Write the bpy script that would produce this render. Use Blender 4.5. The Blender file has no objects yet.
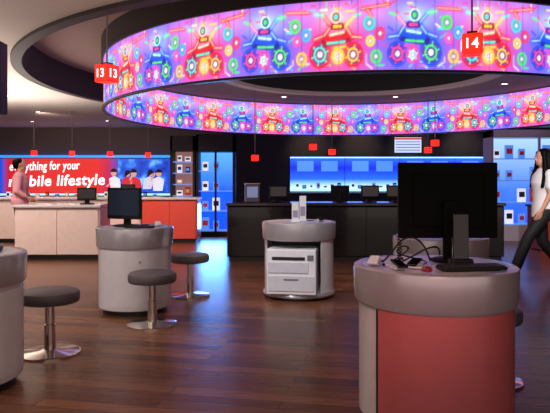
import bpy, bmesh, math, random
import numpy as np
from mathutils import Vector, Matrix
random.seed(4)
scene=bpy.context.scene
scene.view_settings.view_transform='Standard'
COL=scene.collection
F=600.0; H0=1.3; HY=182.0
def X(px,D): return (px-275)/F*D
def Z(py,D): return H0+(HY-py)/F*D

# ---------------------------------------------------------------- materials
def lin(c):
    return tuple(((v/255)/12.92 if v/255<=0.04045 else ((v/255+0.055)/1.055)**2.4) for v in c)
MATS={}
def mat(name,rgb,rough=0.5,metal=0.0,emit=0.0,noise=0.08,nscale=12.0,coat=0.0,ecol=None,alpha=1.0,spec=0.5):
    if name in MATS: return MATS[name]
    m=bpy.data.materials.new(name); m.use_nodes=True
    nt=m.node_tree; b=nt.nodes['Principled BSDF']
    c=lin(rgb)
    b.inputs['Base Color'].default_value=(*c,1)
    b.inputs['Roughness'].default_value=rough
    b.inputs['Metallic'].default_value=metal
    b.inputs['Coat Weight'].default_value=coat
    b.inputs['Specular IOR Level'].default_value=spec
    if noise>0:
        tc=nt.nodes.new('ShaderNodeTexCoord'); n=nt.nodes.new('ShaderNodeTexNoise'); n.inputs['Scale'].default_value=nscale
        n.inputs['Detail'].default_value=4
        mx=nt.nodes.new('ShaderNodeMix'); mx.data_type='RGBA'
        mx.inputs[6].default_value=(*[v*(1-noise) for v in c],1)
        mx.inputs[7].default_value=(*[min(1,v*(1+noise)) for v in c],1)
        nt.links.new(tc.outputs['Object'],n.inputs['Vector'])
        nt.links.new(n.outputs['Fac'],mx.inputs[0])
        nt.links.new(mx.outputs[2],b.inputs['Base Color'])
    if emit>0:
        e=lin(ecol) if ecol else c
        b.inputs['Emission Color'].default_value=(*e,1)
        b.inputs['Emission Strength'].default_value=emit
    MATS[name]=m
    return m

silver=mat('brushed_silver',(198,195,200),0.24,0.5,noise=0.05)
topgrey=mat('pale_grey_laminate',(198,196,200),0.25,0.1)
white=mat('white_lacquer',(208,204,206),0.26,0,coat=0.4)
offwhite=mat('printer_white',(228,230,236),0.4)
redlitpanel=mat('painted_red_light',(194,100,102),0.24,0,coat=0.5)  # red light on the pale kiosk front, put into the door colour
dark=mat('dark_plinth',(30,28,30),0.4)
black=mat('black_plastic',(9,9,11),0.5,spec=0.3)
blackmatte=mat('black_matte_plastic',(5,5,6),0.6,spec=0.12,noise=0.02)
blackgloss=mat('black_gloss',(11,10,12),0.16,0,coat=0.35)
screenm=mat('screen_glass',(6,7,10),0.1,0,coat=0.6)
chrome=mat('chrome',(222,214,208),0.14,0.95,noise=0.02)
seatm=mat('grey_vinyl',(88,82,84),0.5,noise=0.15)
cordm=mat('cord_grey',(120,106,106),0.5)
redlamp=mat('red_glow_acrylic',(240,34,22),0.3,emit=1.4,ecol=(255,40,24))
whiteglow=mat('white_glow',(255,255,255),0.4,emit=1.6,noise=0)
lampglow=mat('lamp_glow',(255,240,220),0.4,emit=9,noise=0)
paleblueglow=mat('pale_blue_glow',(150,200,255),0.4,emit=2.2,ecol=(140,200,255),noise=0)
cyanglow=mat('cyan_glow',(60,170,255),0.4,emit=1.5,ecol=(40,130,255),noise=0)
redcounter=mat('red_lacquer_counter',(220,84,68),0.3,coat=0.3)
cream=mat('cream_lacquer_counter',(236,216,208),0.35,coat=0.2)

def grad_emit(name,stops,axis,strength,scale_noise=0):
    m=bpy.data.materials.new(name); m.use_nodes=True; nt=m.node_tree; b=nt.nodes['Principled BSDF']
    tc=nt.nodes.new('ShaderNodeTexCoord'); sp=nt.nodes.new('ShaderNodeSeparateXYZ'); r=nt.nodes.new('ShaderNodeValToRGB')
    nt.links.new(tc.outputs['Generated'],sp.inputs[0]); nt.links.new(sp.outputs[axis],r.inputs[0])
    els=r.color_ramp.elements
    while len(els)<len(stops): els.new(0.5)
    for e,(p,c) in zip(els,stops): e.position=p; e.color=(*lin(c),1)
    b.inputs['Base Color'].default_value=(0.02,0.02,0.03,1); b.inputs['Roughness'].default_value=0.4
    nt.links.new(r.outputs[0],b.inputs['Emission Color']); b.inputs['Emission Strength'].default_value=strength
    return m
banner_m=grad_emit('banner_print',[(0,(20,60,210)),(0.075,(30,80,220)),(0.11,(205,30,50)),(0.3,(232,52,44)),(0.6,(232,46,40)),(0.66,(200,30,80)),(0.72,(25,70,200))],0,1.05)
shelfback_m=grad_emit('backlit_blue',[(0,(225,240,255)),(0.2,(140,195,255)),(0.36,(30,95,255)),(0.7,(8,35,225)),(1,(30,90,255))],2,1.6)
cab_m=grad_emit('cabinet_backlight',[(0,(5,70,255)),(0.5,(8,80,250)),(1,(80,160,255))],2,1.5)
pale_m=grad_emit('pale_cabinet_backlight',[(0,(30,80,240)),(0.4,(60,120,250)),(1,(170,210,255))],2,1.2)

def collage(name,strength):
    m=bpy.data.materials.new(name); m.use_nodes=True; nt=m.node_tree; b=nt.nodes['Principled BSDF']
    tc=nt.nodes.new('ShaderNodeTexCoord'); v=nt.nodes.new('ShaderNodeTexNoise'); v.inputs['Scale'].default_value=2.5
    r=nt.nodes.new('ShaderNodeValToRGB')
    nt.links.new(tc.outputs['Object'],v.inputs['Vector']); nt.links.new(v.outputs['Fac'],r.inputs[0])
    els=r.color_ramp.elements
    st=[(0.3,(15,45,170)),(0.5,(30,90,230)),(0.6,(70,150,250)),(0.7,(150,210,255))]
    while len(els)<len(st): els.new(0.5)
    for e,(p,c) in zip(els,st): e.position=p; e.color=(*lin(c),1)
    nt.links.new(r.outputs[0],b.inputs['Emission Color']); b.inputs['Emission Strength'].default_value=strength
    b.inputs['Base Color'].default_value=(0.02,0.02,0.03,1)
    return m
collage_m=collage('poster_collage',1.0)

def wood():
    m=bpy.data.materials.new('wood_planks'); m.use_nodes=True; nt=m.node_tree; b=nt.nodes['Principled BSDF']
    tc=nt.nodes.new('ShaderNodeTexCoord'); mp=nt.nodes.new('ShaderNodeMapping'); mp.inputs['Rotation'].default_value=(0,0,math.radians(12))
    br=nt.nodes.new('ShaderNodeTexBrick'); br.inputs['Scale'].default_value=1.0
    br.inputs['Brick Width'].default_value=1.4; br.inputs['Row Height'].default_value=0.12
    br.inputs['Mortar Size'].default_value=0.003; br.inputs['Mortar Smooth'].default_value=0.3
    br.inputs['Color1'].default_value=(*lin((94,58,40)),1); br.inputs['Color2'].default_value=(*lin((136,90,62)),1)
    br.inputs['Mortar'].default_value=(*lin((48,30,22)),1)
    mp2=nt.nodes.new('ShaderNodeMapping'); mp2.inputs['Rotation'].default_value=(0,0,math.radians(12)); mp2.inputs['Scale'].default_value=(1.6,30,1)
    n=nt.nodes.new('ShaderNodeTexNoise'); n.inputs['Scale'].default_value=2.2; n.inputs['Detail'].default_value=7
    mx=nt.nodes.new('ShaderNodeMix'); mx.data_type='RGBA'; mx.blend_type='MULTIPLY'; mx.inputs[0].default_value=0.6
    rr=nt.nodes.new('ShaderNodeValToRGB'); rr.color_ramp.elements[0].position=0.35; rr.color_ramp.elements[0].color=(0.42,0.36,0.32,1)
    rr.color_ramp.elements[1].position=0.65; rr.color_ramp.elements[1].color=(1,1,1,1)
    nt.links.new(tc.outputs['Object'],mp.inputs[0]); nt.links.new(mp.outputs[0],br.inputs[0])
    nt.links.new(tc.outputs['Object'],mp2.inputs[0]); nt.links.new(mp2.outputs[0],n.inputs[0]); nt.links.new(n.outputs['Fac'],rr.inputs[0])
    nt.links.new(br.outputs['Color'],mx.inputs[6]); nt.links.new(rr.outputs[0],mx.inputs[7]); nt.links.new(mx.outputs[2],b.inputs['Base Color'])
    b.inputs['Roughness'].default_value=0.27
    b.inputs['Specular IOR Level'].default_value=0.34
    bp=nt.nodes.new('ShaderNodeBump'); bp.inputs['Strength'].default_value=0.2; bp.inputs['Distance'].default_value=0.003
    nt.links.new(br.outputs['Fac'],bp.inputs['Height']); bp.invert=True; nt.links.new(bp.outputs[0],b.inputs['Normal'])
    return m

# ---------------------------------------------------------------- helpers
def obj_from_bm(name,bm,m,parent=None,loc=(0,0,0),rot=(0,0,0),smooth=False,bevel=0,label=None):
    bmesh.ops.recalc_face_normals(bm,faces=bm.faces)
    me=bpy.data.meshes.new(name); bm.to_mesh(me); bm.free()
    return obj_from_me(name,me,m,parent,loc,rot,smooth,bevel,label)
def obj_from_me(name,me,m,parent=None,loc=(0,0,0),rot=(0,0,0),smooth=False,bevel=0,label=None):
    o=bpy.data.objects.new(name,me); COL.objects.link(o)
    if m: 
        me.materials.clear(); me.materials.append(m)
    if smooth:
        for p in me.polygons: p.use_smooth=True
        if smooth=='auto':
            try: me.set_sharp_from_angle(angle=math.radians(35))
            except Exception: pass
    o.location=loc; o.rotation_euler=rot
    if parent: o.parent=parent
    if bevel:
        b=o.modifiers.new('bevel','BEVEL'); b.width=bevel; b.segments=3; b.limit_method='ANGLE'
    if label: o['label']=label
    return o
def top(name,label,cat,loc,rotz=0,group=None):
    e=bpy.data.objects.new(name,None); e.empty_display_size=0.1; COL.objects.link(e)
    e.location=loc; e.rotation_euler=(0,0,rotz); e['label']=label; e['category']=cat
    if group: e['group']=group
    return e
def box(bm,c,s):
    x,y,z=c; a,b,d=s[0]/2,s[1]/2,s[2]/2
    v=[bm.verts.new((x+i*a,y+j*b,z+k*d)) for i in(-1,1) for j in(-1,1) for k in(-1,1)]
    for f in((0,1,3,2),(4,6,7,5),(0,4,5,1),(2,3,7,6),(0,2,6,4),(1,5,7,3)): bm.faces.new([v[i] for i in f])
def boxes(name,lst,m,parent=None,bevel=0.004,label=None,loc=(0,0,0),rot=(0,0,0)):
    bm=bmesh.new()
    for c,s in lst: box(bm,c,s)
    return obj_from_bm(name,bm,m,parent,loc,rot,False,bevel,label)
def lathe_bm(prof,seg=72,a0=0,a1=2*math.pi,closed_profile=False):
    bm=bmesh.new(); full=abs(a1-a0-2*math.pi)<1e-6
    n=seg if full else seg+1
    cols=[]
    for i in range(n):
        a=a0+(a1-a0)*i/seg
        cols.append([bm.verts.new((r*math.cos(a),r*math.sin(a),z)) for r,z in prof])
    m=len(prof)
    for i in range(seg):
        A=cols[i]; B=cols[(i+1)%n]
        for j in range(m if closed_profile else m-1):
            k=(j+1)%m
            try: bm.faces.new((A[j],B[j],B[k],A[k]))
            except ValueError: pass
    if not full and closed_profile:
        bm.faces.new(cols[0]); bm.faces.new(cols[-1])
    bmesh.ops.remove_doubles(bm,verts=bm.verts,dist=1e-5)
    return bm
def lathe(name,prof,m,parent=None,seg=72,a0=0,a1=2*math.pi,cp=False,loc=(0,0,0),rot=(0,0,0),label=None):
    return obj_from_bm(name,lathe_bm(prof,seg,a0,a1,cp),m,parent,loc,rot,'auto',0,label)
def bake(o):
    dg=bpy.context.evaluated_depsgraph_get(); dg.update()
    return bpy.data.meshes.new_from_object(o.evaluated_get(dg))
def tube(name,pts,r,m,parent=None,label=None):
    cu=bpy.data.curves.new('c','CURVE'); cu.dimensions='3D'; cu.bevel_depth=r; cu.bevel_resolution=3; cu.resolution_u=6
    s=cu.splines.new('NURBS'); s.points.add(len(pts)-1); s.order_u=3; s.use_endpoint_u=True
    for p,q in zip(s.points,pts): p.co=(*q,1)
    cu.use_fill_caps=True
    t=bpy.data.objects.new('t',cu); COL.objects.link(t); me=bake(t); bpy.data.objects.remove(t)
    return obj_from_me(name,me,m,parent,smooth='auto',label=label)
def text(name,s,m,parent,loc,rot,width=None,height=None,bold=0.0,extr=0.003,label=None,shear=0):
    cu=bpy.data.curves.new('t','FONT'); cu.body=s; cu.align_x='CENTER'; cu.align_y='CENTER'; cu.extrude=extr; cu.offset=bold; cu.size=1; cu.shear=shear; cu.resolution_u=3
    if bold: cu.space_character=1.06
    t=bpy.data.objects.new('t',cu); COL.objects.link(t); me=bake(t); bpy.data.objects.remove(t)
    co=np.array([v.co[:] for v in me.vertices]); mn=co.min(0); mx=co.max(0)
    k=(width/(mx[0]-mn[0])) if width else height/(mx[1]-mn[1])
    ky=(height/(mx[1]-mn[1])) if height else k
    c=(mn+mx)/2
    for v in me.vertices: v.co=((v.co.x-c[0])*k,(v.co.y-c[1])*ky,(v.co.z-c[2]))
    return obj_from_me(name,me,m,parent,loc,rot,label=label)
def dup(src,loc,rotz=None,label=None):
    n=src.copy(); COL.objects.link(n); n.location=loc
    if rotz is not None: n.rotation_euler=(0,0,rotz)
    if label: n['label']=label
    def rec(a,b):
        for c in list(a.children):
            if c==b: continue
            d=c.copy(); COL.objects.link(d); d.parent=b; rec(c,d)
    rec(src,n)
    return n
def structure(o): o['kind']='structure'; return o

# ---------------------------------------------------------------- room shell
XL,XR,YB,YF=-10.5,11.0,-2.5,21.0
CZ=3.2
RX,RY,RR=1.6,11.5,4.7      # LED ring
RC=5.95
fl=boxes('floor',[(((XL+XR)/2,(YB+YF)/2,-0.05),(XR-XL,YF-YB,0.1))],wood(),bevel=0); structure(fl)
wallm=mat('wall_paint_taupe',(112,96,88),0.8)
walld=mat('wall_paint_dark',(36,28,29),0.7)
structure(boxes('wall_back',[(((XL-1.8)/2,YF+0.1,CZ/2),(-1.8-XL,0.2,CZ))],wallm,bevel=0))
structure(boxes('wall_rear',[(((XR-1.8)/2,YF+0.1,CZ/2),(XR+1.8,0.2,CZ))],walld,bevel=0))
structure(boxes('wall_left',[((XL-0.1,(YB+YF)/2,CZ/2),(0.2,YF-YB,CZ))],wallm,bevel=0))
structure(boxes('wall_right',[((XR+0.1,(YB+YF)/2,CZ/2),(0.2,YF-YB,CZ))],mat('wall_paint_rust',(130,66,55),0.7),bevel=0))
structure(boxes('baseboard_back',[(((XL-1.8)/2,YF-0.02,0.06),(-1.8-XL,0.03,0.12))],dark,bevel=0.003))
ceilm=mat('ceiling_paint',(206,194,184),0.85,noise=0.04,nscale=2)
recm=mat('recess_paint',(146,118,108),0.85)
rimm=mat('recess_rim_dark',(46,33,31),0.6)
bm=bmesh.new(); N=128; inn=[];out=[]
for i in range(N):
    a=2*math.pi*i/N; c,s=math.cos(a),math.sin(a)
    t=min(((XR-RX)/c if c>1e-9 else 1e9),((XL-RX)/c if c<-1e-9 else 1e9),((YF-RY)/s if s>1e-9 else 1e9),((YB-RY)/s if s<-1e-9 else 1e9))
    inn.append(bm.verts.new((RX+RC*c,RY+RC*s,CZ))); out.append(bm.verts.new((RX+t*c,RY+t*s,CZ)))
for i in range(N):
    j=(i+1)%N; bm.faces.new((inn[i],inn[j],out[j],out[i]))
structure(obj_from_bm('ceiling',bm,ceilm))
RT=3.72
structure(lathe('trim_1',[(RC,CZ-0.05),(RC,RT),(RC+0.03,RT),(RC+0.03,CZ+0.005),(RC+0.16,CZ-0.004),(RC+0.16,CZ-0.05)],rimm,seg=128,cp=True,loc=(RX,RY,0)))
structure(lathe('trim_2',[(RR-0.2,RT),(RC+0.02,RT)],recm,seg=128,loc=(RX,RY,0)))
structure(lathe('trim_3',[(RR-0.03,3.38),(RR-0.06,3.41),(2.75,3.41)],mat('inner_ceiling_paint',(128,108,110),0.8),seg=128,loc=(RX,RY,0)))
structure(lathe('trim_4',[(2.545,3.38),(2.545,3.75),(0.001,3.75)],mat('well_black',(12,10,12),0.6),seg=96,loc=(RX,RY,0)))
structure(lathe('trim_5',[(2.76,3.41),(2.76,3.34),(2.54,3.34),(2.54,3.41)],mat('well_rim_paint',(176,158,156),0.7),seg=128,loc=(RX,RY,0)))

# ---------------------------------------------------------------- LED ring
W,Hh=160,64
uu,vv=np.meshgrid(np.arange(W)+0.5,(np.arange(Hh)+0.5)*60/Hh)
img=np.zeros((Hh,W,3))
def C(c): return np.array(lin(c))
def du(cx): return (uu-cx+W/2)%W-W/2
def over(a,c):
    global img
    a=np.clip(a,0,1)[...,None]; img=img*(1-a)+C(c)*a
def glow(cx,cy,sx,sy,c,k=0.8): over(k*np.exp(-(du(cx)/sx)**2-((vv-cy)/sy)**2),c)
def disc(cx,cy,r,c,k=1): over(k*np.clip(r-np.hypot(du(cx),vv-cy)+0.5,0,1),c)
def ring(cx,cy,r,w,c,k=1): over(k*np.clip(w/2-abs(np.hypot(du(cx),vv-cy)-r)+0.5,0,1),c)
def seg(x0,y0,x1,y1,w,c,k=1):
    px=du(x0); py=vv-y0; dx=x1-x0; dy=y1-y0; L=dx*dx+dy*dy+1e-9
    h=np.clip((px*dx+py*dy)/L,0,1); d=np.hypot(px-h*dx,py-h*dy)
    over(k*np.clip(w/2-d+0.5,0,1),c)
def neon(x0,y0,x1,y1,c,core,w=3.0):
    seg(x0,y0,x1,y1,w+3,c,0.35); seg(x0,y0,x1,y1,w,c,0.97); seg(x0,y0,x1,y1,w*0.33,core,0.9)
def wheel(cx,cy,r,c1,c2):
    glow(cx,cy,r*1.4,r*1.4,c1,0.4); disc(cx,cy,r+1.0,(55,25,120),0.75); ring(cx,cy,r,2.5,c1); ring(cx,cy,r*0.55,1.6,c2); disc(cx,cy,r*0.25,(255,245,250))
    for k in range(6):
        a=k*math.pi/3+0.3; seg(cx+math.cos(a)*r*0.5,cy+math.sin(a)*r*0.5,cx+math.cos(a)*r*0.85,cy+math.sin(a)*r*0.85,1.2,c2,0.9)
img[:]=C((150,92,226))
glow(38,22,34,36,(250,75,150),0.85); glow(118,26,34,36,(80,120,252),0.85)
glow(78,50,18,12,(238,160,245),0.6); glow(0,50,18,12,(225,140,245),0.6)
glow(38,44,18,10,(255,225,240),0.75); glow(118,44,18,10,(215,235,255),0.75)
rs=np.random.RandomState(9)
pal=[(50,225,120),(252,225,50),(40,225,245),(255,70,160),(255,255,255),(60,70,240),(245,50,45)]
for k in range(70):
    x=rs.uniform(0,W); y=rs.choice([rs.uniform(2,8),rs.uniform(46,58),rs.uniform(3,57)]); L=rs.uniform(2,9); a=rs.choice([0,0,math.pi/2,0.5,2.6])
    seg(x,y,x+L*math.cos(a),y+L*math.sin(a),rs.uniform(1.0,1.8),pal[rs.randint(len(pal))],0.9)
def quad(cx,main,deep,light,acc,acc2,f=1):
    glow(cx,26,22,18,main,0.4)
    def q(a,b,c,d,*r): neon(cx+f*a,b,cx+f*c,d,*r)
    wheel(cx-f*18,15,10.5,main,acc); wheel(cx+f*17,14,9.5,main,acc2); wheel(cx+f*1,13,5.5,acc2,light)
    seg(cx-f*12,26,cx+f*12,29,10,deep,0.95); seg(cx-f*10,28,cx+f*10,31,5.5,main); seg(cx-f*7,31,cx+f*7,33,2.0,light); seg(cx-f*10,24,cx+f*8,25,1.8,acc)
    q(-24,28,-13,31,main,light); q(-13,31,-6,39,main,light); q(-6,39,9,38,main,light); q(9,38,16,29,main,light); q(16,29,26,28,main,light)
    q(-6,39,-15,48,main,light,2.4); q(-15,48,-23,49,acc,light,2.2); q(9,38,18,46,acc2,light,2.2)
    seg(cx-f*4,38,cx+f*5,38,6,deep); seg(cx-f*3,38,cx+f*4,38,2.5,acc2)
    disc(cx-f*1,46,5,deep,0.95); ring(cx-f*1,46,4.8,1.6,light); disc(cx-f*1,46,2.2,acc)
    seg(cx-f*3,20,cx+f*9,21,1.8,acc2); seg(cx+f*18,46,cx+f*25,48,1.8,acc); seg(cx-f*2,52,cx+f*4,53,1.6,acc2)
quad(38,(245,22,45),(150,8,60),(255,228,195),(60,240,220),(252,205,45))
quad(118,(22,78,248),(30,25,150),(190,250,255),(80,240,100),(255,70,160),-1)
for (x,y,r,c) in [(72,40,5.2,(40,225,215)),(83,31,4.6,(250,60,100)),(73,25,3.8,(250,220,50)),(79,12,5.0,(70,230,110)),(153,40,5.2,(90,230,90)),(5,32,4.6,(40,190,255)),(155,27,3.8,(250,90,190)),(160,12,5.0,(250,205,50))]:
    disc(x,y,r+1.2,(70,35,150),0.75); ring(x,y,r,1.9,c); disc(x,y,r*0.34,(250,245,255)); ring(x,y,r*0.64,0.9,c,0.9)
for a in [(64,52,92,55),(70,51,74,46),(144,52,168,51)]: neon(*a,(235,35,60),(255,215,180),2.6)
bl=img.copy()
for _ in range(4):
    bl=(bl+np.roll(bl,1,1)+np.roll(bl,-1,1)+np.vstack([bl[1:],bl[-1:]])+np.vstack([bl[:1],bl[:-1]]))/5
img=0.86*img+0.18*bl+0.005
for sx in range(0,W,20): over(0.28*(abs(du(sx))<0.6),(75,45,125))
NT=17; NC=NT*W
ang=np.arange(NC)/NC*2*math.pi
Z0,Z1=2.57,3.38
zz=np.linspace(Z0,Z1,Hh)
co=np.zeros((Hh,NC,3)); co[...,0]=RR*np.cos(ang)[None]; co[...,1]=RR*np.sin(ang)[None]; co[...,2]=zz[:,None]
colr=np.ones((Hh,NC,4)); colr[...,:3]=np.tile(img,(1,NT,1))
ph=ang[None,:,None]
drift=0.5+0.5*np.sin(ph*3+1.0)
colr[...,:3]=colr[...,:3]*(1+0.2*(drift-0.5)*np.array([1.0,0.2,-0.6]))
idx=np.arange(Hh*NC).reshape(Hh,NC); nx=np.roll(idx,-1,axis=1)
faces=np.stack([idx[:-1],nx[:-1],nx[1:],idx[1:]],-1).reshape(-1,4)
me=bpy.data.meshes.new('led_screen'); me.vertices.add(Hh*NC); me.vertices.foreach_set('co',co.reshape(-1))
me.loops.add(faces.size); me.loops.foreach_set('vertex_index',faces.reshape(-1).astype(np.int32))
me.polygons.add(len(faces)); me.polygons.foreach_set('loop_start',np.arange(0,faces.size,4,dtype=np.int32)); me.update(calc_edges=True)
at=me.color_attributes.new('paint','FLOAT_COLOR','POINT'); at.data.foreach_set('color',colr.reshape(-1))
ledm=bpy.data.materials.new('led_picture'); ledm.use_nodes=True; nt=ledm.node_tree; b=nt.nodes['Principled BSDF']
an=nt.nodes.new('ShaderNodeAttribute'); an.attribute_name='paint'
nt.links.new(an.outputs['Color'],b.inputs['Emission Color']); b.inputs['Emission Strength'].default_value=1.3; b.inputs['Base Color'].default_value=(0.02,0.02,0.02,1)
led=top('circular_led_screen','large suspended circular LED screen with neon vehicle artwork','led screen',(RX,RY,Z0))
o=obj_from_me('screen_band',me,ledm,led,(0,0,-Z0))
lathe('lower_trim',[(RR-0.03,-0.03),(RR+0.03,-0.03),(RR+0.03,0.0),(RR-0.03,0.0)],dark,led,seg=128,cp=True)
lathe('upper_trim',[(RR-0.04,Z1-Z0),(RR+0.04,Z1-Z0),(RR+0.04,RT-Z0),(RR-0.04,RT-Z0)],rimm,led,seg=128,cp=True)

# ---------------------------------------------------------------- kiosks
def kiosk(label,loc,R=0.44,rotz=0,front=None,niche=False,height=0.85):
    k=top('round_kiosk',label,'counter',loc,rotz)
    Hk=height
    lathe('plinth',[(0.001,0),(R*0.82,0),(R*0.82,0.05),(0.001,0.05)],dark,k)
    rb=R*0.93
    if not niche:
        lathe('body',[(0.001,0.05),(rb-0.01,0.05),(rb,0.06),(rb,Hk-0.20),(0.001,Hk-0.20)],white,k)
        a0,a1=(-155,5) if front else (-142,-20)
        zb,zt=(0.052,Hk-0.202) if front else (0.09,Hk-0.23)
        bm=lathe_bm([(rb-0.005,zb),(rb+0.006,zb),(rb+0.006,zt),(rb-0.005,zt)],60,math.radians(a0),math.radians(a1),True)
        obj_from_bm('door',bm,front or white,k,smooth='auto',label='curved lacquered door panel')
        bm=lathe_bm([(rb-0.005,zb),(rb+0.006,zb),(rb+0.006,zt),(rb-0.005,zt)],30,math.radians(a1+2),math.radians(100),True)
        obj_from_bm('side_panel',bm,white,k,smooth='auto')
        if front:
            bm=lathe_bm([(rb-0.004,zb),(rb+0.0075,zb),(rb+0.0075,zt),(rb-0.004,zt)],4,math.radians(a0-1.6),math.radians(a0+0.2),True)
            obj_from_bm('door_seam',bm,dark,k,smooth='auto',label='dark vertical seam')
    else:
        bm=lathe_bm([(rb-0.02,0.05),(rb,0.05),(rb,Hk-0.20),(rb-0.02,Hk-0.20)],60,math.radians(-45),math.radians(203),True)
        obj_from_bm('body',bm,white,k,smooth='auto')
        lathe('lower_shelf',[(0.001,0.03),(rb+0.01,0.03),(rb+0.02,0.05),(rb+0.01,0.08),(0.001,0.08)],silver,k)
        boxes('back_board',[((0,0.16,0.35),(2*rb*0.86,0.02,0.5))],dark,k)
    lathe('rim',[(R*0.92,Hk-0.20),(R*0.965,Hk-0.197),(R-0.006,Hk-0.18),(R,Hk-0.025),(R-0.004,Hk-0.006),(R-0.014,Hk),(R-0.05,Hk),(R-0.05,Hk-0.02),(R*0.88,Hk-0.02)],silver,k,cp=True,seg=96)
    lathe('tabletop',[(0.001,Hk-0.02),(R-0.048,Hk-0.02),(R-0.048,Hk-0.002),(0.001,Hk-0.002)],topgrey,k,seg=96)
    lathe('cable_port',[(0.02,Hk-0.002),(0.045,Hk-0.002),(0.045,Hk+0.004),(0.02,Hk+0.002)],black,k,seg=24,loc=(0.12,0.16,0))
    if not niche and not front: boxes('lock',[((0,0,0),(0.02,0.01,0.02))],chrome,k,loc=(0.0,-rb-0.007,Hk-0.32),bevel=0.002)
    return k
K_front=(X(434,3.3),3.3,0)
kiosk('silver-rimmed round kiosk with front painted as red-lit, carrying a monitor',K_front,0.44,math.radians(8),redlitpanel)
kiosk('round white kiosk with silver rim and a small monitor',(X(135,6.1),6.1,0),0.385,math.radians(20))
KC=(X(299,6.9),6.9,0)
kc=kiosk('round silver kiosk with open front holding a white printer',KC,0.425,math.radians(-8),niche=True)
kiosk('round grey kiosk beside a swivel stool',(-2.02,3.85,0),0.4,math.radians(30))
kiosk('round pale kiosk standing behind the monitor kiosk',(X(440,5.0),5.0,0),0.39,0)

def printer(loc,rotz,h,label):
    p=top('printer',label,'printer',loc,rotz)
    boxes('body',[((0,0,h/2),(0.54,0.42,h))],offwhite,p,bevel=0.014)
    boxes('output_slot',[((-0.03,-0.208,h*0.80),(0.36,0.02,h*0.07))],dark,p,bevel=0.003)
    boxes('front_cover',[((-0.03,-0.213,h*0.60),(0.44,0.016,h*0.24))],mat('tray_white',(205,208,216),0.4),p,bevel=0.006)
    boxes('paper_tray',[((0,-0.213,h*0.25),(0.50,0.016,h*0.34)),],mat('tray_white',(205,208,216),0.4),p,bevel=0.004)
    boxes('tray_handle',[((0,-0.224,h*0.34),(0.16,0.008,0.016))],mat('handle_grey',(120,120,128),0.4),p,bevel=0.002)
    boxes('control_panel',[((0.21,-0.213,h*0.82),(0.07,0.01,h*0.12))],mat('panel_grey',(110,110,118),0.4),p,bevel=0.002)
    return p
printer((KC[0]-0.07,KC[1]-0.22,0.081),math.radians(-9),0.49,'large white laser printer on the lower kiosk shelf')

# ---------------------------------------------------------------- stools
def stool(loc,label):
    s=top('bar_stool',label,'stool',loc,0,'low swivel stools')
    lathe('base',[(0.001,0),(0.225,0),(0.225,0.012),(0.21,0.018),(0.08,0.024),(0.055,0.034),(0.001,0.034)],chrome,s)
    lathe('pole',[(0.001,0.03),(0.042,0.03),(0.042,0.22),(0.036,0.225),(0.036,0.39),(0.001,0.39)],chrome,s,seg=32)
    lathe('seat_plate',[(0.001,0.37),(0.09,0.37),(0.16,0.385),(0.16,0.392),(0.001,0.392)],dark,s)
    lathe('seat',[(0.001,0.385),(0.19,0.385),(0.208,0.39),(0.218,0.405),(0.219,0.45),(0.212,0.47),(0.195,0.48),(0.001,0.484)],seatm,s,label='round grey vinyl seat cushion')
    return s
s0=stool((X(50,4.56),4.56,0),'round grey stool on chrome pedestal beside grey kiosk')
dup(s0,(X(153,5.5),5.47,0),label='round grey stool on chrome pedestal in front of white kiosk')
dup(s0,(X(190,6.85),6.85,0),label='round grey stool on chrome pedestal behind the white kiosk')
dup(s0,(1.39,3.93,0),label='round grey stool tucked behind the red-lit kiosk')

# ---------------------------------------------------------------- monitors
def monitor(label,loc,rotz,w=0.5,h=0.33,lift=0.11,face=None,name='computer_monitor',group=None,bl=black,foot=0.125,bulge=True):
    m=top(name,label,'monitor',loc,rotz,group)
    bx_=[((0,0,lift+h/2),(w,0.035,h))]
    if bulge: bx_.append(((0,0.022,lift+h/2),(w*0.7,0.02,h*0.7)))
    boxes('housing',bx_,bl,m,bevel=0.006)
    boxes('display',[((0,-0.0185,lift+h/2+0.008),(w-0.04,0.003,h-0.06))],face or screenm,m,bevel=0)
    boxes('neck',[((0,0.05,(lift+h*0.5)/2),(0.08,0.03,lift+h*0.5))],bl,m,bevel=0.006)
    lathe('foot',[(0.001,0),(foot,0),(foot,0.008),(foot*0.8,0.014),(0.001,0.016)],bl,m,loc=(0,0.02,0),seg=40)
    return m
monitor('large black monitor seen from behind on its stand',(K_front[0]+0.108,3.42,0.856),math.radians(181),0.565,0.43,0.125,bl=blackmatte,foot=0.10)
monitor('small black monitor on white kiosk',(X(124,6.1),6.12,0.852),math.radians(-22),0.40,0.32,0.07,mat('dim_screen',(30,36,48),0.1,emit=0.04,ecol=(120,140,170)),bulge=False)

# items on the front kiosk
kb=top('keyboard','flat black keyboard on the red-lit kiosk top','keyboard',(K_front[0]+0.13,3.07,0.852),math.radians(7))
boxes('keyboard_body',[((0,0,0.01),(0.34,0.11,0.02))],black,kb,bevel=0.005)
bm=bmesh.new()
for r in range(4):
    for c in range(12): box(bm,(-0.15+c*0.027,-0.038+r*0.025,0.0225),(0.022,0.021,0.006))
obj_from_bm('keys',bm,mat('key_grey',(38,38,42),0.5),kb)['kind']='stuff'
ch=top('charging_dock','black charging dock with a phone standing upright','charger',(K_front[0]+0.115,3.2,0.852),0)
boxes('dock_base',[((0,0,0.02),(0.12,0.08,0.04))],black,ch,bevel=0.01)
boxes('docked_phone',[((0,0.0,0.15),(0.085,0.03,0.26))],blackgloss,ch,bevel=0.006,rot=(math.radians(-2),0,0))
def phone(loc,rotz,m,label,name='display_phone',group='display phones'):
    p=top(name,label,'phone',loc,rotz,group)
    boxes('stand',[((0,0.01,0.012),(0.06,0.07,0.024))],mat('stand_white',(190,190,195),0.4),p,bevel=0.004)
    boxes('handset',[((0,0,0.03),(0.055,0.1,0.012))],m,p,bevel=0.005,rot=(math.radians(15),0,0))
    return p
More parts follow.
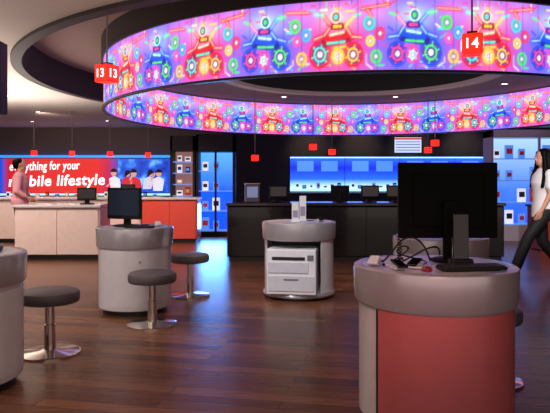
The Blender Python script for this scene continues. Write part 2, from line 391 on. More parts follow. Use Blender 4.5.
phone((K_front[0]-0.34,3.24,0.852),math.radians(-20),offwhite,'white display phone on small stand')
phone((K_front[0]-0.24,3.08,0.852),math.radians(15),blackgloss,'black display phone on small stand')
phone((K_front[0]-0.14,3.15,0.852),math.radians(-35),blackgloss,'black display phone beside tangled cables')
mm=top('computer_mouse','small red and black computer mouse','mouse',(K_front[0]-0.11,3.02,0.852),0)
lathe('mouse_body',[(0.001,0.001),(0.026,0.001),(0.028,0.01),(0.018,0.022),(0.001,0.025)],mat('mouse_red',(130,30,35),0.3),mm,seg=24)
def cable(label,pts,r,m):
    base=Vector(pts[0]); c=top('cable',label,'cable',base,0,'loose cables')
    tube('cable_cord',[tuple(Vector(p)-base) for p in pts],r,m,c)
    boxes('plug',[((0,0,0.006),(0.014,0.03,0.012))],black,c,bevel=0.002)
kx=K_front[0]
cable('black cable looping up over the kiosk top',[(kx-0.28,3.32,0.857),(kx-0.24,3.30,0.90),(kx-0.18,3.31,0.985),(kx-0.10,3.33,1.0),(kx-0.03,3.34,0.93),(kx-0.01,3.34,0.86)],0.005,black)
cable('black cable lying across the kiosk top',[(kx-0.21,3.25,0.857),(kx-0.13,3.24,0.90),(kx-0.05,3.22,0.95),(kx+0.02,3.25,0.95),(kx+0.03,3.30,0.9)],0.005,black)
cable('black cable in a low tangle on the kiosk',[(kx-0.22,3.36,0.857),(kx-0.12,3.30,0.93),(kx-0.18,3.26,0.96),(kx-0.22,3.30,0.91),(kx-0.12,3.36,0.88),(kx-0.02,3.28,0.86),(kx-0.08,3.22,0.858)],0.004,black)
cable('white cable curled on the kiosk top',[(kx-0.30,3.18,0.857),(kx-0.26,3.2,0.859),(kx-0.2,3.17,0.859),(kx-0.17,3.08,0.859),(kx-0.10,3.07,0.859)],0.004,offwhite)
pts=[(kx-0.165+0.014*math.cos(i*0.9),3.42+0.014*math.sin(i*0.9),0.857+i*0.0022) for i in range(55)]
cable('coiled black security cable standing on the kiosk',pts,0.0028,black)
kb2=top('keyboard','small dark keyboard on the white kiosk','keyboard',(X(142,6.0),5.88,0.852),math.radians(-15))
boxes('keyboard_body',[((0,0,0.01),(0.28,0.11,0.02))],black,kb2,bevel=0.004)
phone((X(158,6.1),6.1,0.852),0.3,offwhite,'white display phone on the white kiosk')
phone((-1.76,3.72,0.852),0.5,blackgloss,'black display phone at the kiosk edge')
kb3=top('laptop','closed dark laptop on the grey kiosk','laptop',(-1.95,3.9,0.852),math.radians(20))
boxes('laptop_base',[((0,0,0.011),(0.32,0.22,0.02))],black,kb3,bevel=0.005)
boxes('laptop_lid',[((0,0,0.028),(0.32,0.22,0.012))],mat('lid_dark',(30,30,34),0.25),kb3,bevel=0.004)
def brochure(loc,rotz,label,h):
    p=top('brochure_holder',label,'brochure holder',loc,rotz)
    boxes('holder_base',[((0,0,0.01),(0.09,0.1,0.02))],offwhite,p,bevel=0.003)
    boxes('card_stack',[((0,0,0.02+h/2),(0.075,0.03,h))],mat('card_white',(225,225,230),0.5),p,bevel=0.002)
    boxes('card_print',[((0,-0.0165,0.02+h*0.35),(0.055,0.002,h*0.4))],mat('print_grey',(150,140,165),0.5),p,bevel=0)
brochure((X(295,6.8),6.72,0.852),0.1,'white brochure holder on the printer kiosk',0.20)
brochure((X(303,6.8),6.85,0.852),-0.1,'narrow white card holder on the printer kiosk',0.27)
phone((X(320,6.9),6.85,0.852),0.2,blackgloss,'black display phone on the printer kiosk')
brochure((X(403,5.0),4.95,0.852),0.2,'small white card holder on the pale kiosk',0.06)

# ---------------------------------------------------------------- counters
def counter(label,x0,x1,y0,y1,h,front,topm,name='service_counter',ends=None):
    c=top(name,label,'counter',((x0+x1)/2,(y0+y1)/2,0))
    w=x1-x0; d=y1-y0
    boxes('plinth',[((0,0,0.04),(w-0.1,d-0.1,0.08))],dark,c)
    boxes('body',[((0,0,(h-0.05+0.08)/2),(w-0.03,d-0.04,h-0.05-0.08))],front,c,bevel=0.02)
    boxes('worktop',[((0,0,h-0.025),(w,d+0.06,0.05))],topm,c,bevel=0.012)
    n=max(2,int(w/1.1))
    for i in range(n):
        pw=(w-0.08)/n
        boxes('front_panel',[((-w/2+0.04+pw*(i+0.5),-d/2+0.014,(h+0.02)/2),(pw-0.02,0.016,h-0.16))],front,c,bevel=0.003)
    return c
counter('long glossy black bar counter',X(226,9.75),3.75,9.75,10.5,0.96,blackgloss,mat('bar_top',(60,52,60),0.15,coat=0.4))
counter('cream white lacquer service counter with pale top',X(13,10.0),X(101,10.0),10.0,10.65,0.92,cream,white)
counter('long cream white counter running beside the red counter',-6.4,X(141,12.8),12.8,13.5,0.97,cream,white)
counter('counter with glossy red front and white top',X(141,12.8)+0.005,X(198,12.8),12.8,13.5,0.97,redcounter,white)

POS=monitor('small dark terminal on a counter',(X(86,10.3),10.35,0.922),0.2,0.32,0.22,0.06,group='counter terminals')
for (px,D,z,r) in [(128,13.15,0.972,0.3),(340,10.2,0.962,2.8),(370,10.2,0.962,0.2),(396,10.2,0.962,-0.3),(278,10.2,0.962,0.3)]:
    dup(POS,(X(px,D),D,z),r)
dv=top('display_case','grey silver device case on the black bar','device case',(X(252,10.1),10.1,0.962),0.1)
boxes('case_body',[((0,0,0.15),(0.24,0.22,0.30))],mat('case_grey',(130,126,132),0.35),dv,bevel=0.02)
boxes('case_window',[((0,-0.112,0.17),(0.18,0.01,0.18))],mat('case_lit',(150,170,210),0.3,emit=0.35),dv,bevel=0.003)
boxes('case_lid',[((0,0,0.31),(0.26,0.24,0.02))],silver,dv,bevel=0.006)

# ---------------------------------------------------------------- display cabinets
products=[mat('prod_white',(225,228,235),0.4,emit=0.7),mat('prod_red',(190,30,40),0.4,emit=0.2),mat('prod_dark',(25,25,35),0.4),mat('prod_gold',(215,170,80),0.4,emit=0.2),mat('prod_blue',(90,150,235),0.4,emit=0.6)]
prod_src={}
def product(loc,mi,size,group):
    key=(mi,size)
    if key not in prod_src:
        w,h=size
        p=top('product_box','small packaged product standing on a lit shelf','product box',loc,0,group)
        boxes('carton',[((0,0,h/2),(w,0.06,h))],products[mi],p,bevel=0.004)
        boxes('carton_label',[((0,-0.0315,h*0.55),(w*0.7,0.002,h*0.4))],products[(mi+2)%5],p,bevel=0)
        prod_src[key]=p; return p
    p=dup(prod_src[key],loc); p['group']=group; return p
def cabinet(label,x0,x1,y,h,zb,backm,frame,rows,grp,zt=None,step=0.2,cols=(0,1,2,3,4),mull=0,sizes=((0.12,0.2),(0.1,0.15),(0.14,0.12))):
    w=x1-x0; d=0.5; zt=zt or h-0.35
    c=top('display_cabinet',label,'display cabinet',((x0+x1)/2,y+d/2,0))
    fr=[((-w/2+0.03,0,h/2),(0.06,d,h)),((w/2-0.03,0,h/2),(0.06,d,h)),((0,0,(h+zt)/2),(w,d,h-zt)),((0,0,zb/2),(w-0.12,d-0.02,zb))]
    if mull: fr.append(((0,-d/2+0.03,(zb+zt)/2),(mull,0.05,zt-zb)))
    boxes('frame',fr,frame,c,bevel=0.006)
    boxes('lit_back',[((0,d/2-0.03,(zb+zt)/2),(w-0.12,0.03,zt-zb))],backm,c,bevel=0)
    for i in range(rows):
        z=zb+(zt-zb)*i/rows
        boxes('shelf',[((0,0,z+0.012),(w-0.12,d-0.04,0.024))],mat('shelf_glass',(110,165,240),0.15,emit=0.4),c,bevel=0.003)
        n=int((w-0.2)/step)
        for k in range(n):
            if random.random()<0.9:
                product(((x0+x1)/2-w/2+0.2+k*step,y+0.22,z+0.025),random.choice(cols),random.choice(sizes),grp)
    return c
D=14.5
cabinet('tall dark display cabinet with warm lit shelves',X(170,D),X(195,D),D,2.42,0.95,mat('warm_back',(120,70,70),0.5,emit=0.5,ecol=(180,125,120)),walld,4,'goods in the dark cabinet',2.05)
cabinet('tall blue backlit display cabinet with black header',X(196,D-0.2),X(235,D-0.2),D-0.2,2.45,0.12,cab_m,black,4,'goods in the blue cabinet',2.02,0.26,(0,0,4,4),0.05,((0.18,0.3),(0.14,0.22)))
cabinet('white framed display cabinet with blue backlight',4.75,6.9,13.2,2.45,0.35,pale_m,mat('cab_silver',(190,190,200),0.4),4,'goods in the pale cabinet',2.28,0.28,(0,0,4,4,1),0.05,((0.18,0.3),(0.14,0.22)))
cabinet('dark display cabinet with blue backlight',7.15,9.6,16.5,2.6,0.7,cab_m,walld,4,'goods in the wide cabinet',2.25)
rc=top('low_display_unit','low red fronted display unit beside the bar','display unit',(6.3,11.6,0))
boxes('unit_body',[((0,0,0.42),(2.6,0.6,0.80))],mat('rust_red_unit',(165,62,50),0.4,coat=0.2),rc,bevel=0.012)
boxes('unit_top',[((0,0,0.84),(2.66,0.66,0.04))],dark,rc,bevel=0.006)

# ---------------------------------------------------------------- back wall light boxes
def lightbox(i,x0,x1,y=20.85):
    w=x1-x0
    L=top('light_box','blue backlit wall display with glowing shelf','light box',((x0+x1)/2,y,0),0,'blue wall displays')
    boxes('housing',[((0,0.06,1.55),(w,0.08,1.3))],black,L)
    boxes('lit_panel',[((0,0.01,1.56),(w-0.015,0.02,1.16))],shelfback_m,L,bevel=0)
    boxes('top_light',[((0,-0.02,2.15),(w-0.01,0.04,0.04))],paleblueglow,L,bevel=0)
    boxes('glow_shelf',[((0,-0.2,1.03),(w-0.01,0.38,0.08))],paleblueglow,L,bevel=0.005)
    boxes('poster',[((-w*0.22,-0.005,1.85),(w*0.3,0.01,0.36)),((w*0.22,-0.005,1.85),(w*0.3,0.01,0.36))],mat('poster_blue',(50,110,240),0.4,emit=1.1,ecol=(80,140,255)),L,bevel=0)
    for k in range(7):
        product(((x0+x1)/2-w/2+0.25+k*(w-0.4)/6.3,y-0.22,1.071),[0,2,0,4,0,1,2][k],[(0.12,0.2),(0.14,0.12),(0.1,0.15)][k%3],'goods on the glowing shelf')
bx=X(290,20.8)
for i in range(5): lightbox(i,bx+i*1.91,bx+i*1.91+1.905)
base=top('wall_cupboard','low dark cupboard run under the lit shelves','cupboard',(5.2,20.5,0))
boxes('cupboard_body',[((0,0,0.45),(9.6,0.8,0.9))],walld,base,bevel=0.01)
boxes('cupboard_top',[((0,-0.02,0.92),(9.7,0.86,0.04))],dark,base,bevel=0.006)
ms=top('menu_screen','bright blue-white hanging information screen with red header line','screen',(X(408,17.5),17.5,Z(145,17.5)))
boxes('screen_case',[((0,0.03,0),(0.84,0.05,0.5))],black,ms,bevel=0.006)
boxes('screen_face',[((0,0,0),(0.78,0.01,0.44))],mat('menu_white',(210,228,250),0.4,emit=0.9),ms,bevel=0)
boxes('screen_header',[((0,-0.008,0.18),(0.78,0.006,0.05))],mat('menu_red',(225,60,65),0.4,emit=0.7),ms,bevel=0)
boxes('screen_rows',[((0,-0.008,0.09-i*0.08),(0.7,0.006,0.022)) for i in range(4)],mat('menu_grey',(80,110,180),0.4,emit=0.3),ms,bevel=0)
boxes('hanger',[((-0.3,0.04,0.5),(0.02,0.02,0.6)),((0.3,0.04,0.5),(0.02,0.02,0.6))],dark,ms,bevel=0)

# banner
Yb=20.85; s=F/Yb
def bxp(px): return (px-275)/s
B0,B1b=bxp(-12),bxp(170)
bn=top('wall_banner','long red and blue backlit wall banner with white slogan','banner',((B0+B1b)/2,Yb,1.5))
zt,zb=H0+(HY-158.5)/s,H0+(HY-193)/s
cx=(B0+B1b)/2; zc=(zt+zb)/2-1.5
boxes('banner_case',[((0,0.07,zc),(B1b-B0+0.1,0.1,zt-zb+0.1))],black,bn)
boxes('banner_face',[((0,0.01,zc),(B1b-B0,0.02,zt-zb))],banner_m,bn,bevel=0)
boxes('photo_collage',[((bxp(143)-cx,-0.004,zc),(bxp(168)-bxp(118),0.01,(zt-zb)*0.96))],collage_m,bn,bevel=0,label='blue photo print')
def flat(name,pts,m,dy):
    b1=bmesh.new(); vs=[b1.verts.new((x,0,z)) for x,z in pts]; b1.faces.new(vs)
    o=obj_from_bm(name,b1,m,bn,(0,dy,0)); return o
def pm(n,c): return mat('print_'+n,c,0.5,emit=0.75,noise=0)
people=[(116,0.0,0.95,-0.12,'white',(240,240,245)),(126,0.06,0.8,0.1,'red',(220,45,55)),(137,-0.05,1.0,-0.18,'red',(220,45,55)),(147,0.04,0.85,0.2,'pale',(215,225,245)),(158,-0.02,0.95,0.05,'white',(240,240,245))]
for i,(px,dz,k,le,cn,cc) in enumerate(people):
    x=bxp(px)-cx; z0=zc-0.5+dz; e=i*0.0006
    flat('printed_torso',[(x+dx*k+le*dz2,z0+dz2*k) for dx,dz2 in [(-0.17,0.0),(0.17,0.0),(0.2,0.3),(0.18,0.42),(0.05,0.5),(-0.05,0.5),(-0.2,0.42),(-0.2,0.28)]],pm(cn,cc),-0.011-e)
    sx=1 if i%2 else -1
    flat('printed_arm',[(x+sx*0.15*k,z0+0.42*k),(x+sx*0.18*k,z0+0.3*k),(x+sx*0.36*k,z0+(0.62 if i%2 else 0.15)*k),(x+sx*0.32*k,z0+(0.68 if i%2 else 0.1)*k)],pm('skin',(228,172,148)),-0.0145-e)
    hx=x+le*0.62; hz=z0+0.63*k
    flat('printed_head',[(hx+0.10*k*math.cos(a*math.pi/10),hz+0.125*k*math.sin(a*math.pi/10)) for a in range(20)],pm('skin',(228,172,148)),-0.016-e)
    flat('printed_hair',[(hx+0.12*k*math.cos(a),hz+0.03+0.13*k*math.sin(a)) for a in [q*math.pi/10 for q in range(11)]]+([(hx-0.13*k,hz-0.15*k)] if i%2 else []),mat('print_hair',(45,22,20),0.5,noise=0),-0.02-e)
boxes('upper_light_strip',[((0,-0.02,zt-1.5+0.07),(B1b-B0,0.05,0.09))],cyanglow,bn,bevel=0)
boxes('lower_light_strip',[((0,-0.02,zb-1.5-0.05),(B1b-B0,0.05,0.06))],paleblueglow,bn,bevel=0)
bm_=mat('banner_white_ink',(255,255,255),0.4,emit=1.5,noise=0)
text('slogan_upper','everything for your',bm_,bn,(bxp(45)-cx,-0.03,H0+(HY-167)/s-1.5),(math.pi/2,math.radians(-1.2),0),width=70/s,height=11.5/s,bold=0.008,shear=0.12,label='white slogan lettering')
text('slogan_lower','mobile lifestyle',bm_,bn,(bxp(57)-cx,-0.03,H0+(HY-182)/s-1.5),(math.pi/2,math.radians(-1.2),0),width=96/s,height=14.5/s,bold=0.016,shear=0.12,label='bold white slogan lettering')
lc=top('low_cabinet','low white cabinet run under the banner','cabinet',(-6.4,20.4,0))
boxes('cabinet_body',[((0,0,0.36),(5.6,0.7,0.72))],mat('cab_rose',(180,130,128),0.4),lc,bevel=0.01)
boxes('cabinet_top',[((0,0,0.745),(5.7,0.75,0.05))],white,lc,bevel=0.006)
for k in range(16): product((-9.0+k*0.33,20.25,0.771),random.randrange(5),[(0.12,0.2),(0.14,0.12)][k%2],'goods under the banner')

# ---------------------------------------------------------------- pendants
def pendant(loc,size,rotz,zt,num=None,label='glowing red cube pendant lamp',group=None):
    p=top('pendant_lamp',label,'pendant lamp',loc,rotz,group)
    boxes('lamp_cube',[((0,0,0),(size,size,size))],redlamp,p,bevel=size*0.08)
    boxes('lamp_cap',[((0,0,size/2+0.012),(size*0.5,size*0.5,0.024))],black,p,bevel=0.003)
    cr=0.008 if num else 0.011
    lathe('cord',[(0.001,size/2+0.02),(cr,size/2+0.02),(cr,zt-loc[2]),(0.001,zt-loc[2])],cordm,p,seg=8)
    if num:
        for k in range(4):
            a=k*math.pi/2; r=size/2+0.001
            text('number',num,whiteglow,p,(r*math.sin(a),-r*math.cos(a),0),(math.pi/2,0,a),height=size*0.5,bold=0.012,extr=0.002,label='white numeral '+num)
    return p
pendant((X(472,5.2),5.2,Z(45,5.2)),0.175,math.radians(-15),CZ,'14','glowing red cube pendant lamp numbered 14')
pendant((X(107,6.55),6.55,Z(74,6.55)),0.19,math.radians(60),RT,'13','glowing red cube pendant lamp numbered 13')
for (px,py,D) in [(34,153,16),(72,153.5,16),(110,154,16),(148,155,16),(255,158,14),(313,147,14.5),(332,152,15),(435,143,13.5),(428,150,14.5)]:
    d=math.hypot(X(px,D)-RX,D-RY); ztop=CZ if d>RC else (RT if d>RR else 3.41 if d>2.78 else 3.34)
    pendant((X(px,D),D,Z(py,D)),0.14,random.random()*0.6,ztop,None,'small glowing red cube pendant lamp',group='small pendant lamps')

hs=top('hanging_speaker','black hanging speaker on a ceiling rod','speaker',(X(-3,5.2),5.2,2.2))
boxes('speaker_box',[((0,0,0),(0.12,0.16,0.62))],black,hs,bevel=0.012)
lathe('rod',[(0.001,0.3),(0.012,0.3),(0.012,1.0),(0.001,1.0)],black,hs,seg=12)

# ---------------------------------------------------------------- downlights
dl=None
pos=[(-4.8,8.3,CZ),(-6.2,10.5,CZ),(-5.9,13.2,CZ),(-4.2,16.3,CZ),(-6.4,16.2,CZ),(-8.2,14,CZ),(-2.6,18,CZ),(-5.2,18.6,CZ),(-7.6,18.8,CZ),(-0.4,18.9,CZ),(2,19.2,CZ),(4.4,19,CZ),(7,18,CZ),(-3.5,5.4,CZ),(9.2,14.5,CZ),(8.7,9.5,CZ),(-8.3,11,CZ),(-4.9,6.3,CZ)]
for k in range(8):
    a=math.radians(22.5+45*k); pos.append((RX+3.6*math.cos(a),RY+3.6*math.sin(a),3.408))
for p_ in pos:
    if dl is None:
        dl=top('ceiling_downlight','small round recessed ceiling downlight','downlight',p_,0,'ceiling downlights')
        lathe('bezel',[(0.055,-0.004),(0.085,-0.012),(0.09,-0.001),(0.055,-0.001)],silver,dl,cp=True,seg=32)
        lathe('lamp_face',[(0.001,-0.003),(0.055,-0.003)],lampglow,dl,seg=32)
    else: dup(dl,p_)

# ---------------------------------------------------------------- people
def frame(d):
    d=d.normalized(); u=Vector((0,0,1)) if abs(d.z)<0.9 else Vector((1,0,0))
    a=d.cross(u).normalized(); b=d.cross(a); return d,a,b
def loft(bm,rings,p0,p1):
    vs=[[bm.verts.new(p) for p in r] for r in rings]; n=len(vs[0])
    for A,B in zip(vs,vs[1:]):
        for i in range(n): bm.faces.new((A[i],A[(i+1)%n],B[(i+1)%n],B[i]))
    a=bm.verts.new(p0); b=bm.verts.new(p1)
    for i in range(n):
        bm.faces.new((a,vs[0][(i+1)%n],vs[0][i])); bm.faces.new((b,vs[-1][i],vs[-1][(i+1)%n]))
def cap(bm,p0,r0,p1,r1,n=14):
    p0=Vector(p0);p1=Vector(p1); d,a,b=frame(p1-p0); R=[]
    def rg(c,r): return [c+(a*math.cos(2*math.pi*i/n)+b*math.sin(2*math.pi*i/n))*r for i in range(n)]
    for t in (75,50,25,0): R.append(rg(p0-d*r0*math.sin(math.radians(t)),r0*math.cos(math.radians(t))))
    for t in (0,25,50,75): R.append(rg(p1+d*r1*math.sin(math.radians(t)),r1*math.cos(math.radians(t))))
    loft(bm,R,p0-d*r0,p1+d*r1)
def chain(bm,pts):
    for (p,r),(q,s) in zip(pts,pts[1:]): cap(bm,p,r,q,s)
def ell(bm,c,r,n=20,rot=None):
    m=Matrix.Translation(c)@(rot or Matrix())@Matrix.Diagonal((*r,1))
    bmesh.ops.create_uvsphere(bm,u_segments=n,v_segments=n//2+2,radius=1,matrix=m)
def torso(bm,secs,n=24):
    R=[[Vector((cx+rx*math.cos(2*math.pi*i/n),cy+ry*math.sin(2*math.pi*i/n),z)) for i in range(n)] for (z,cx,cy,rx,ry) in secs]
    loft(bm,R,Vector((secs[0][1],secs[0][2],secs[0][0]-0.01)),Vector((secs[-1][1],secs[-1][2],secs[-1][0]+0.01)))
def fuse(name,bm,m,parent,vox=0.007,it=4,label=None):
    me=bpy.data.meshes.new(name); bmesh.ops.recalc_face_normals(bm,faces=bm.faces); bm.to_mesh(me); bm.free()
    t=bpy.data.objects.new('t',me); COL.objects.link(t)
    r=t.modifiers.new('r','REMESH'); r.mode='VOXEL'; r.voxel_size=vox
    s=t.modifiers.new('s','SMOOTH'); s.factor=0.5; s.iterations=it
    out=bake(t); bpy.data.objects.remove(t)
    return obj_from_me(name,out,m,parent,smooth=True,label=label)
def hand(bm,w,dr,side):
    w=Vector(w); d=Vector(dr).normalized(); th=Vector((0,1,0)); th=(th-d*th.dot(d)).normalized(); nrm=d.cross(th)*side
    k=w+d*0.085
    for j in (-1.5,-0.5,0.5,1.5): cap(bm,w+th*j*0.008,0.014,k+th*j*0.019,0.012,8)
    for j,L in zip((1.5,0.5,-0.5,-1.5),(0.07,0.078,0.072,0.056)):
        a=k+th*j*0.0195; b=a+d*L*0.5+nrm*0.008; c=b+d*L*0.4+nrm*0.02
        cap(bm,a,0.009,b,0.008,8); cap(bm,b,0.008,c,0.0065,8)
    a=w+d*0.03+th*0.02; b=a+d*0.03+th*0.028; c=b+d*0.03+th*0.008+nrm*0.006
    cap(bm,a,0.012,b,0.0095,8); cap(bm,b,0.0095,c,0.007,8)
def head(bm,c,f=1.0):
    c=Vector(c)
    ell(bm,c+Vector((0,-0.012,0.02)),(0.074*f,0.092*f,0.095*f)); ell(bm,c+Vector((0,0.022,-0.045)),(0.055*f,0.062*f,0.066*f))
    cap(bm,c+Vector((0,0.082,0.008)),0.008,c+Vector((0,0.097,-0.02)),0.013,8)
    for s in(-1,1): ell(bm,c+Vector((s*0.076,-0.005,-0.005)),(0.009,0.02,0.03),10)
    ell(bm,c+Vector((0,0.083,-0.052)),(0.022,0.008,0.008),10)
def face(parent,c):
    c=Vector(c)
    for s in(-1,1):
        bm=bmesh.new(); ell(bm,Vector((0,0,0)),(0.012,0.008,0.008),12); e=obj_from_bm('eye',bm,mat('eye_white',(230,225,220),0.3),parent,c+Vector((s*0.03,0.076,0.005)),smooth=True)
        bm=bmesh.new(); ell(bm,Vector((0,0.006,0)),(0.0055,0.004,0.0055),10); obj_from_bm('iris',bm,mat('iris_dark',(30,18,14),0.2),e,smooth=True)
        bm=bmesh.new(); cap(bm,(s*0.015,0.079,0.024),0.003,(s*0.045,0.072,0.026),0.0025,8); obj_from_bm('eyebrow',bm,mat('hair_black',(14,11,12),0.4),parent,c,smooth=True)
    bm=bmesh.new(); ell(bm,Vector((0,0.088,-0.052)),(0.02,0.007,0.0075),12); obj_from_bm('lips',bm,mat('lips',(165,85,80),0.4),parent,c,smooth=True)
skin=mat('skin',(222,164,138),0.5,noise=0.04); hairm=mat('hair_black',(6,5,6),0.6,spec=0.15)

def person_mesh(P,J,skinm,parent):
    bm=bmesh.new()
    torso(bm,[(0.84,0,0,0.13,0.09),(0.92,0,-0.005,0.155,0.11),(1.02,0,0,0.125,0.09),(1.12,0,0.005,0.118,0.085),(1.25,0,0.01,0.15,0.105),(1.35,0,0,0.16,0.09),(1.41,0,-0.005,0.10,0.065)])
    chain(bm,[((0,-0.01,1.38),0.06),((0,0.0,1.46),0.05),((0,0.01,1.52),0.05)])
    head(bm,(0,0.015,1.575))
    for s in('l','r'):
        chain(bm,[(J['sh'+s],0.052),(J['el'+s],0.036),(J['wr'+s],0.024)])
        d=Vector(J['wr'+s])-Vector(J['el'+s]); hand(bm,J['wr'+s],d,1 if s=='l' else -1)
        chain(bm,[(J['hi'+s],0.09),(J['kn'+s],0.056),(J['an'+s],0.036)])
        cap(bm,J['an'+s],0.036,J['to'+s],0.03)
    return fuse('body',bm,skinm,parent,0.0055,3)
def outfit(J,parent,shirtm,trm,shoem,sleeve,skirt=0.0,leg=0.02,fat=0.0):
    bm=bmesh.new()
    torso(bm,[(0.86-skirt,0,0,0.165+fat,0.12+fat),(0.93,0,-0.005,0.167+fat,0.122+fat),(1.02,0,0,0.14+fat,0.105+fat),(1.12,0,0.005,0.135+fat,0.102+fat),(1.25,0,0.01,0.167+fat,0.122+fat),(1.35,0,0,0.175+fat,0.105+fat/2),(1.40,0,-0.005,0.12,0.08),(1.44,0,-0.005,0.07,0.062)])
    for s in('l','r'):
        sh=Vector(J['sh'+s]); e=Vector(J['el'+s]); w=Vector(J['wr'+s])
        if sleeve<=1: cap(bm,sh,0.068,sh.lerp(e,sleeve),0.062)
        else: cap(bm,sh,0.066+fat/2,e,0.05+fat/2); cap(bm,e,0.05+fat/2,e.lerp(w,sleeve-1),0.038)
    fuse('shirt',bm,shirtm,parent,0.008,3)
    bm=bmesh.new()
    torso(bm,[(0.82,0,0,0.15,0.11),(0.92,0,-0.005,0.165,0.12),(1.0,0,0,0.14,0.10)])
    for s in('l','r'):
        a=Vector(J['an'+s]); k=Vector(J['kn'+s])
        chain(bm,[(J['hi'+s],0.1),(J['kn'+s],0.068+leg*0.3),(k.lerp(a,0.93),0.05+leg)])
    fuse('trousers',bm,trm,parent,0.009,3)
    for s in('l','r'):
        bm=bmesh.new(); a=Vector(J['an'+s]); t_=Vector(J['to'+s]); dn=Vector((0,0,-0.03)) 
        cap(bm,a+(a-t_).normalized()*0.02+dn*0.6,0.042,t_,0.036)
        fuse('shoe',bm,shoem,parent,0.007,2)

# woman striding in side view towards the store interior
wl=top('person','woman with long black hair in white top and black trousers walking','person',(X(543,8.1),8.1,0),math.radians(98))
wl.scale=(1.03,1.03,1.03)
J=dict(shl=(-0.16,0,1.36),shr=(0.16,0,1.36),ell=(-0.19,0.02,1.10),elr=(0.19,-0.10,1.12),wrl=(-0.17,0.12,0.90),wrr=(0.19,-0.12,0.90),
 hil=(-0.085,0,0.88),hir=(0.085,0,0.88),knl=(-0.08,0.26,0.54),knr=(0.09,-0.05,0.47),anl=(-0.09,0.43,0.17),anr=(0.09,-0.34,0.14),tol=(-0.09,0.57,0.19),tor=(0.09,-0.22,0.04))
person_mesh(None,J,skin,wl); outfit(J,wl,mat('cloth_white',(255,255,255),0.7,noise=0.02),mat('cloth_black',(18,17,22),0.7),mat('shoe_black',(20,18,20),0.4),0.6,0.06,0.018,0.01)
face(wl,(0,0.015,1.575))
bm=bmesh.new()
ell(bm,Vector((0,-0.02,1.612)),(0.09,0.102,0.095)); 
for s in(-1,0,1):
    chain(bm,[((s*0.055,-0.05,1.61),0.055),((s*0.075,-0.075,1.48),0.058),((s*0.08,-0.105,1.33),0.052),((s*0.065,-0.125,1.17),0.032)])
for s in(-1,1):
    chain(bm,[((s*0.065,0.03,1.645),0.03),((s*0.085,0.03,1.56),0.026),((s*0.10,0.03,1.44),0.034),((s*0.135,0.06,1.32),0.034),((s*0.13,0.09,1.20),0.022)])
    chain(bm,[((s*0.085,-0.02,1.58),0.03),((s*0.11,-0.03,1.44),0.04),((s*0.14,-0.02,1.30),0.036),((s*0.13,0.0,1.19),0.022)])
fuse('hair',bm,hairm,wl,0.007,4,label='long loose black hair')

# man behind the white counter
mn=top('person','man with short black hair in pink shirt behind the counter','person',(X(20,11.2),11.2,0),math.radians(-75))
mn.scale=(1.07,1.07,1.03)
J=dict(shl=(-0.19,0,1.36),shr=(0.19,0,1.36),ell=(-0.24,-0.02,1.10),elr=(0.24,-0.02,1.10),wrl=(-0.2,0.14,0.99),wrr=(0.2,0.14,0.99),
 hil=(-0.09,0,0.88),hir=(0.09,0,0.88),knl=(-0.10,0.03,0.48),knr=(0.10,0.02,0.48),anl=(-0.10,0,0.075),anr=(0.10,0,0.075),tol=(-0.11,0.15,0.04),tor=(0.11,0.15,0.04))
person_mesh(None,J,skin,mn); outfit(J,mn,mat('cloth_pink',(236,168,178),0.7),mat('cloth_black',(18,17,22),0.7),mat('shoe_black',(20,18,20),0.4),1.8,0.0,0.01,0.025)
face(mn,(0,0.015,1.575))
bm=bmesh.new(); ell(bm,Vector((0,-0.028,1.612)),(0.086,0.1,0.092)); ell(bm,Vector((0,-0.055,1.565)),(0.08,0.066,0.075)); fuse('hair',bm,hairm,mn,0.007,3,label='short black hair')

# ---------------------------------------------------------------- lights
def area(loc,size,power,col,rot=(0,0,0),sy=None):
    l=bpy.data.lights.new('area','AREA'); l.energy=power; l.color=col; l.size=size
    if sy: l.shape='RECTANGLE'; l.size_y=sy
    o=bpy.data.objects.new('area_light',l); COL.objects.link(o); o.location=loc; o.rotation_euler=rot; return o
def spot(loc,tgt,power,col,ang=60,r=0.08):
    l=bpy.data.lights.new('spot','SPOT'); l.energy=power; l.color=col; l.spot_size=math.radians(ang); l.spot_blend=0.9; l.shadow_soft_size=r
    o=bpy.data.objects.new('spot_light',l); COL.objects.link(o); o.location=loc
    o.rotation_euler=(Vector(tgt)-Vector(loc)).to_track_quat('-Z','Y').to_euler(); return o
spot((0.3,-0.2,2.6),(0.74,3.3,0.62),250,(1,0.45,0.45),16,0.2)
spot((-4.6,8.3,3.15),(-3.6,10,0.3),380,(1,0.82,0.74),90)
spot((-5.9,11.6,3.15),(-5.0,12.9,0.6),240,(1,0.82,0.74),100)
spot((-2.6,10.9,3.15),(-2.0,12.9,0.5),320,(1,0.58,0.46),80)
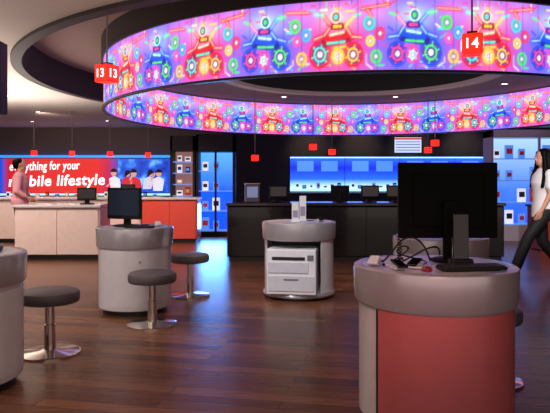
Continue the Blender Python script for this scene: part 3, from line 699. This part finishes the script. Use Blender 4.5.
spot((-6.4,16.2,3.15),(-6.2,20,1.2),150,(1,0.75,0.65),110)
spot((-3.3,3.9,3.15),(-1.5,6.0,0.5),230,(0.98,0.9,0.92),55)
spot((0.1,3.9,3.15),(0.3,6.9,0.5),270,(0.98,0.94,0.98),45)
spot((2.9,4.4,3.0),(3.6,8.1,1.35),480,(1,0.96,0.97),32)  # added spot that brightens the woman, no fixture here
spot((6.5,9.0,3.15),(6.3,11.6,0.5),200,(1,0.6,0.5),90)
spot((-2.6,0.9,3.15),(-1.9,4.0,0.5),110,(1,0.88,0.88),60)
spot((-0.6,7.6,2.95),(-0.6,7.8,0),150,(1,0.74,0.58),90,0.15)
spot((-3.2,7.6,3.15),(-3.0,7.8,0),120,(1,0.72,0.56),90,0.15)
spot((-0.6,3.8,3.15),(-0.5,4.0,0),60,(1,0.74,0.58),90,0.15)
spot((2.4,7.2,2.95),(2.4,7.4,0),90,(1,0.68,0.54),90,0.15)
for x in (1.2,3.0,4.8,6.6): spot((x,19.6,3.1),(x,20.9,2.5),60,(1,0.7,0.5),70)
area((-1.44,14.0,0.5),0.6,34,(0.1,0.35,1),(math.radians(-75),0,0))
area((-6.2,10,1.9),3.0,330,(1,0.9,0.82),(math.pi,0,0),8)  # this and the next two: added, unseen up-facing fills for the ceiling
area((-2.6,3.2,2.3),3.0,80,(1,0.9,0.82),(math.pi,0,0),3)
area((1.6,11.5,2.3),5.0,45,(1,0.85,0.85),(math.pi,0,0),5)
w=bpy.data.worlds.new('World'); scene.world=w; w.use_nodes=True
w.node_tree.nodes['Background'].inputs[0].default_value=(0.95,0.75,0.70,1); w.node_tree.nodes['Background'].inputs[1].default_value=0.75

# ---------------------------------------------------------------- camera
cd=bpy.data.cameras.new('camera'); cam=bpy.data.objects.new('camera',cd); COL.objects.link(cam)
cd.sensor_width=36; cd.lens=36*F/550; cd.shift_y=-(206.5-HY)/550; cd.clip_start=0.05
cam.location=(0,0,H0); cam.rotation_euler=(math.pi/2,0,0); scene.camera=cam
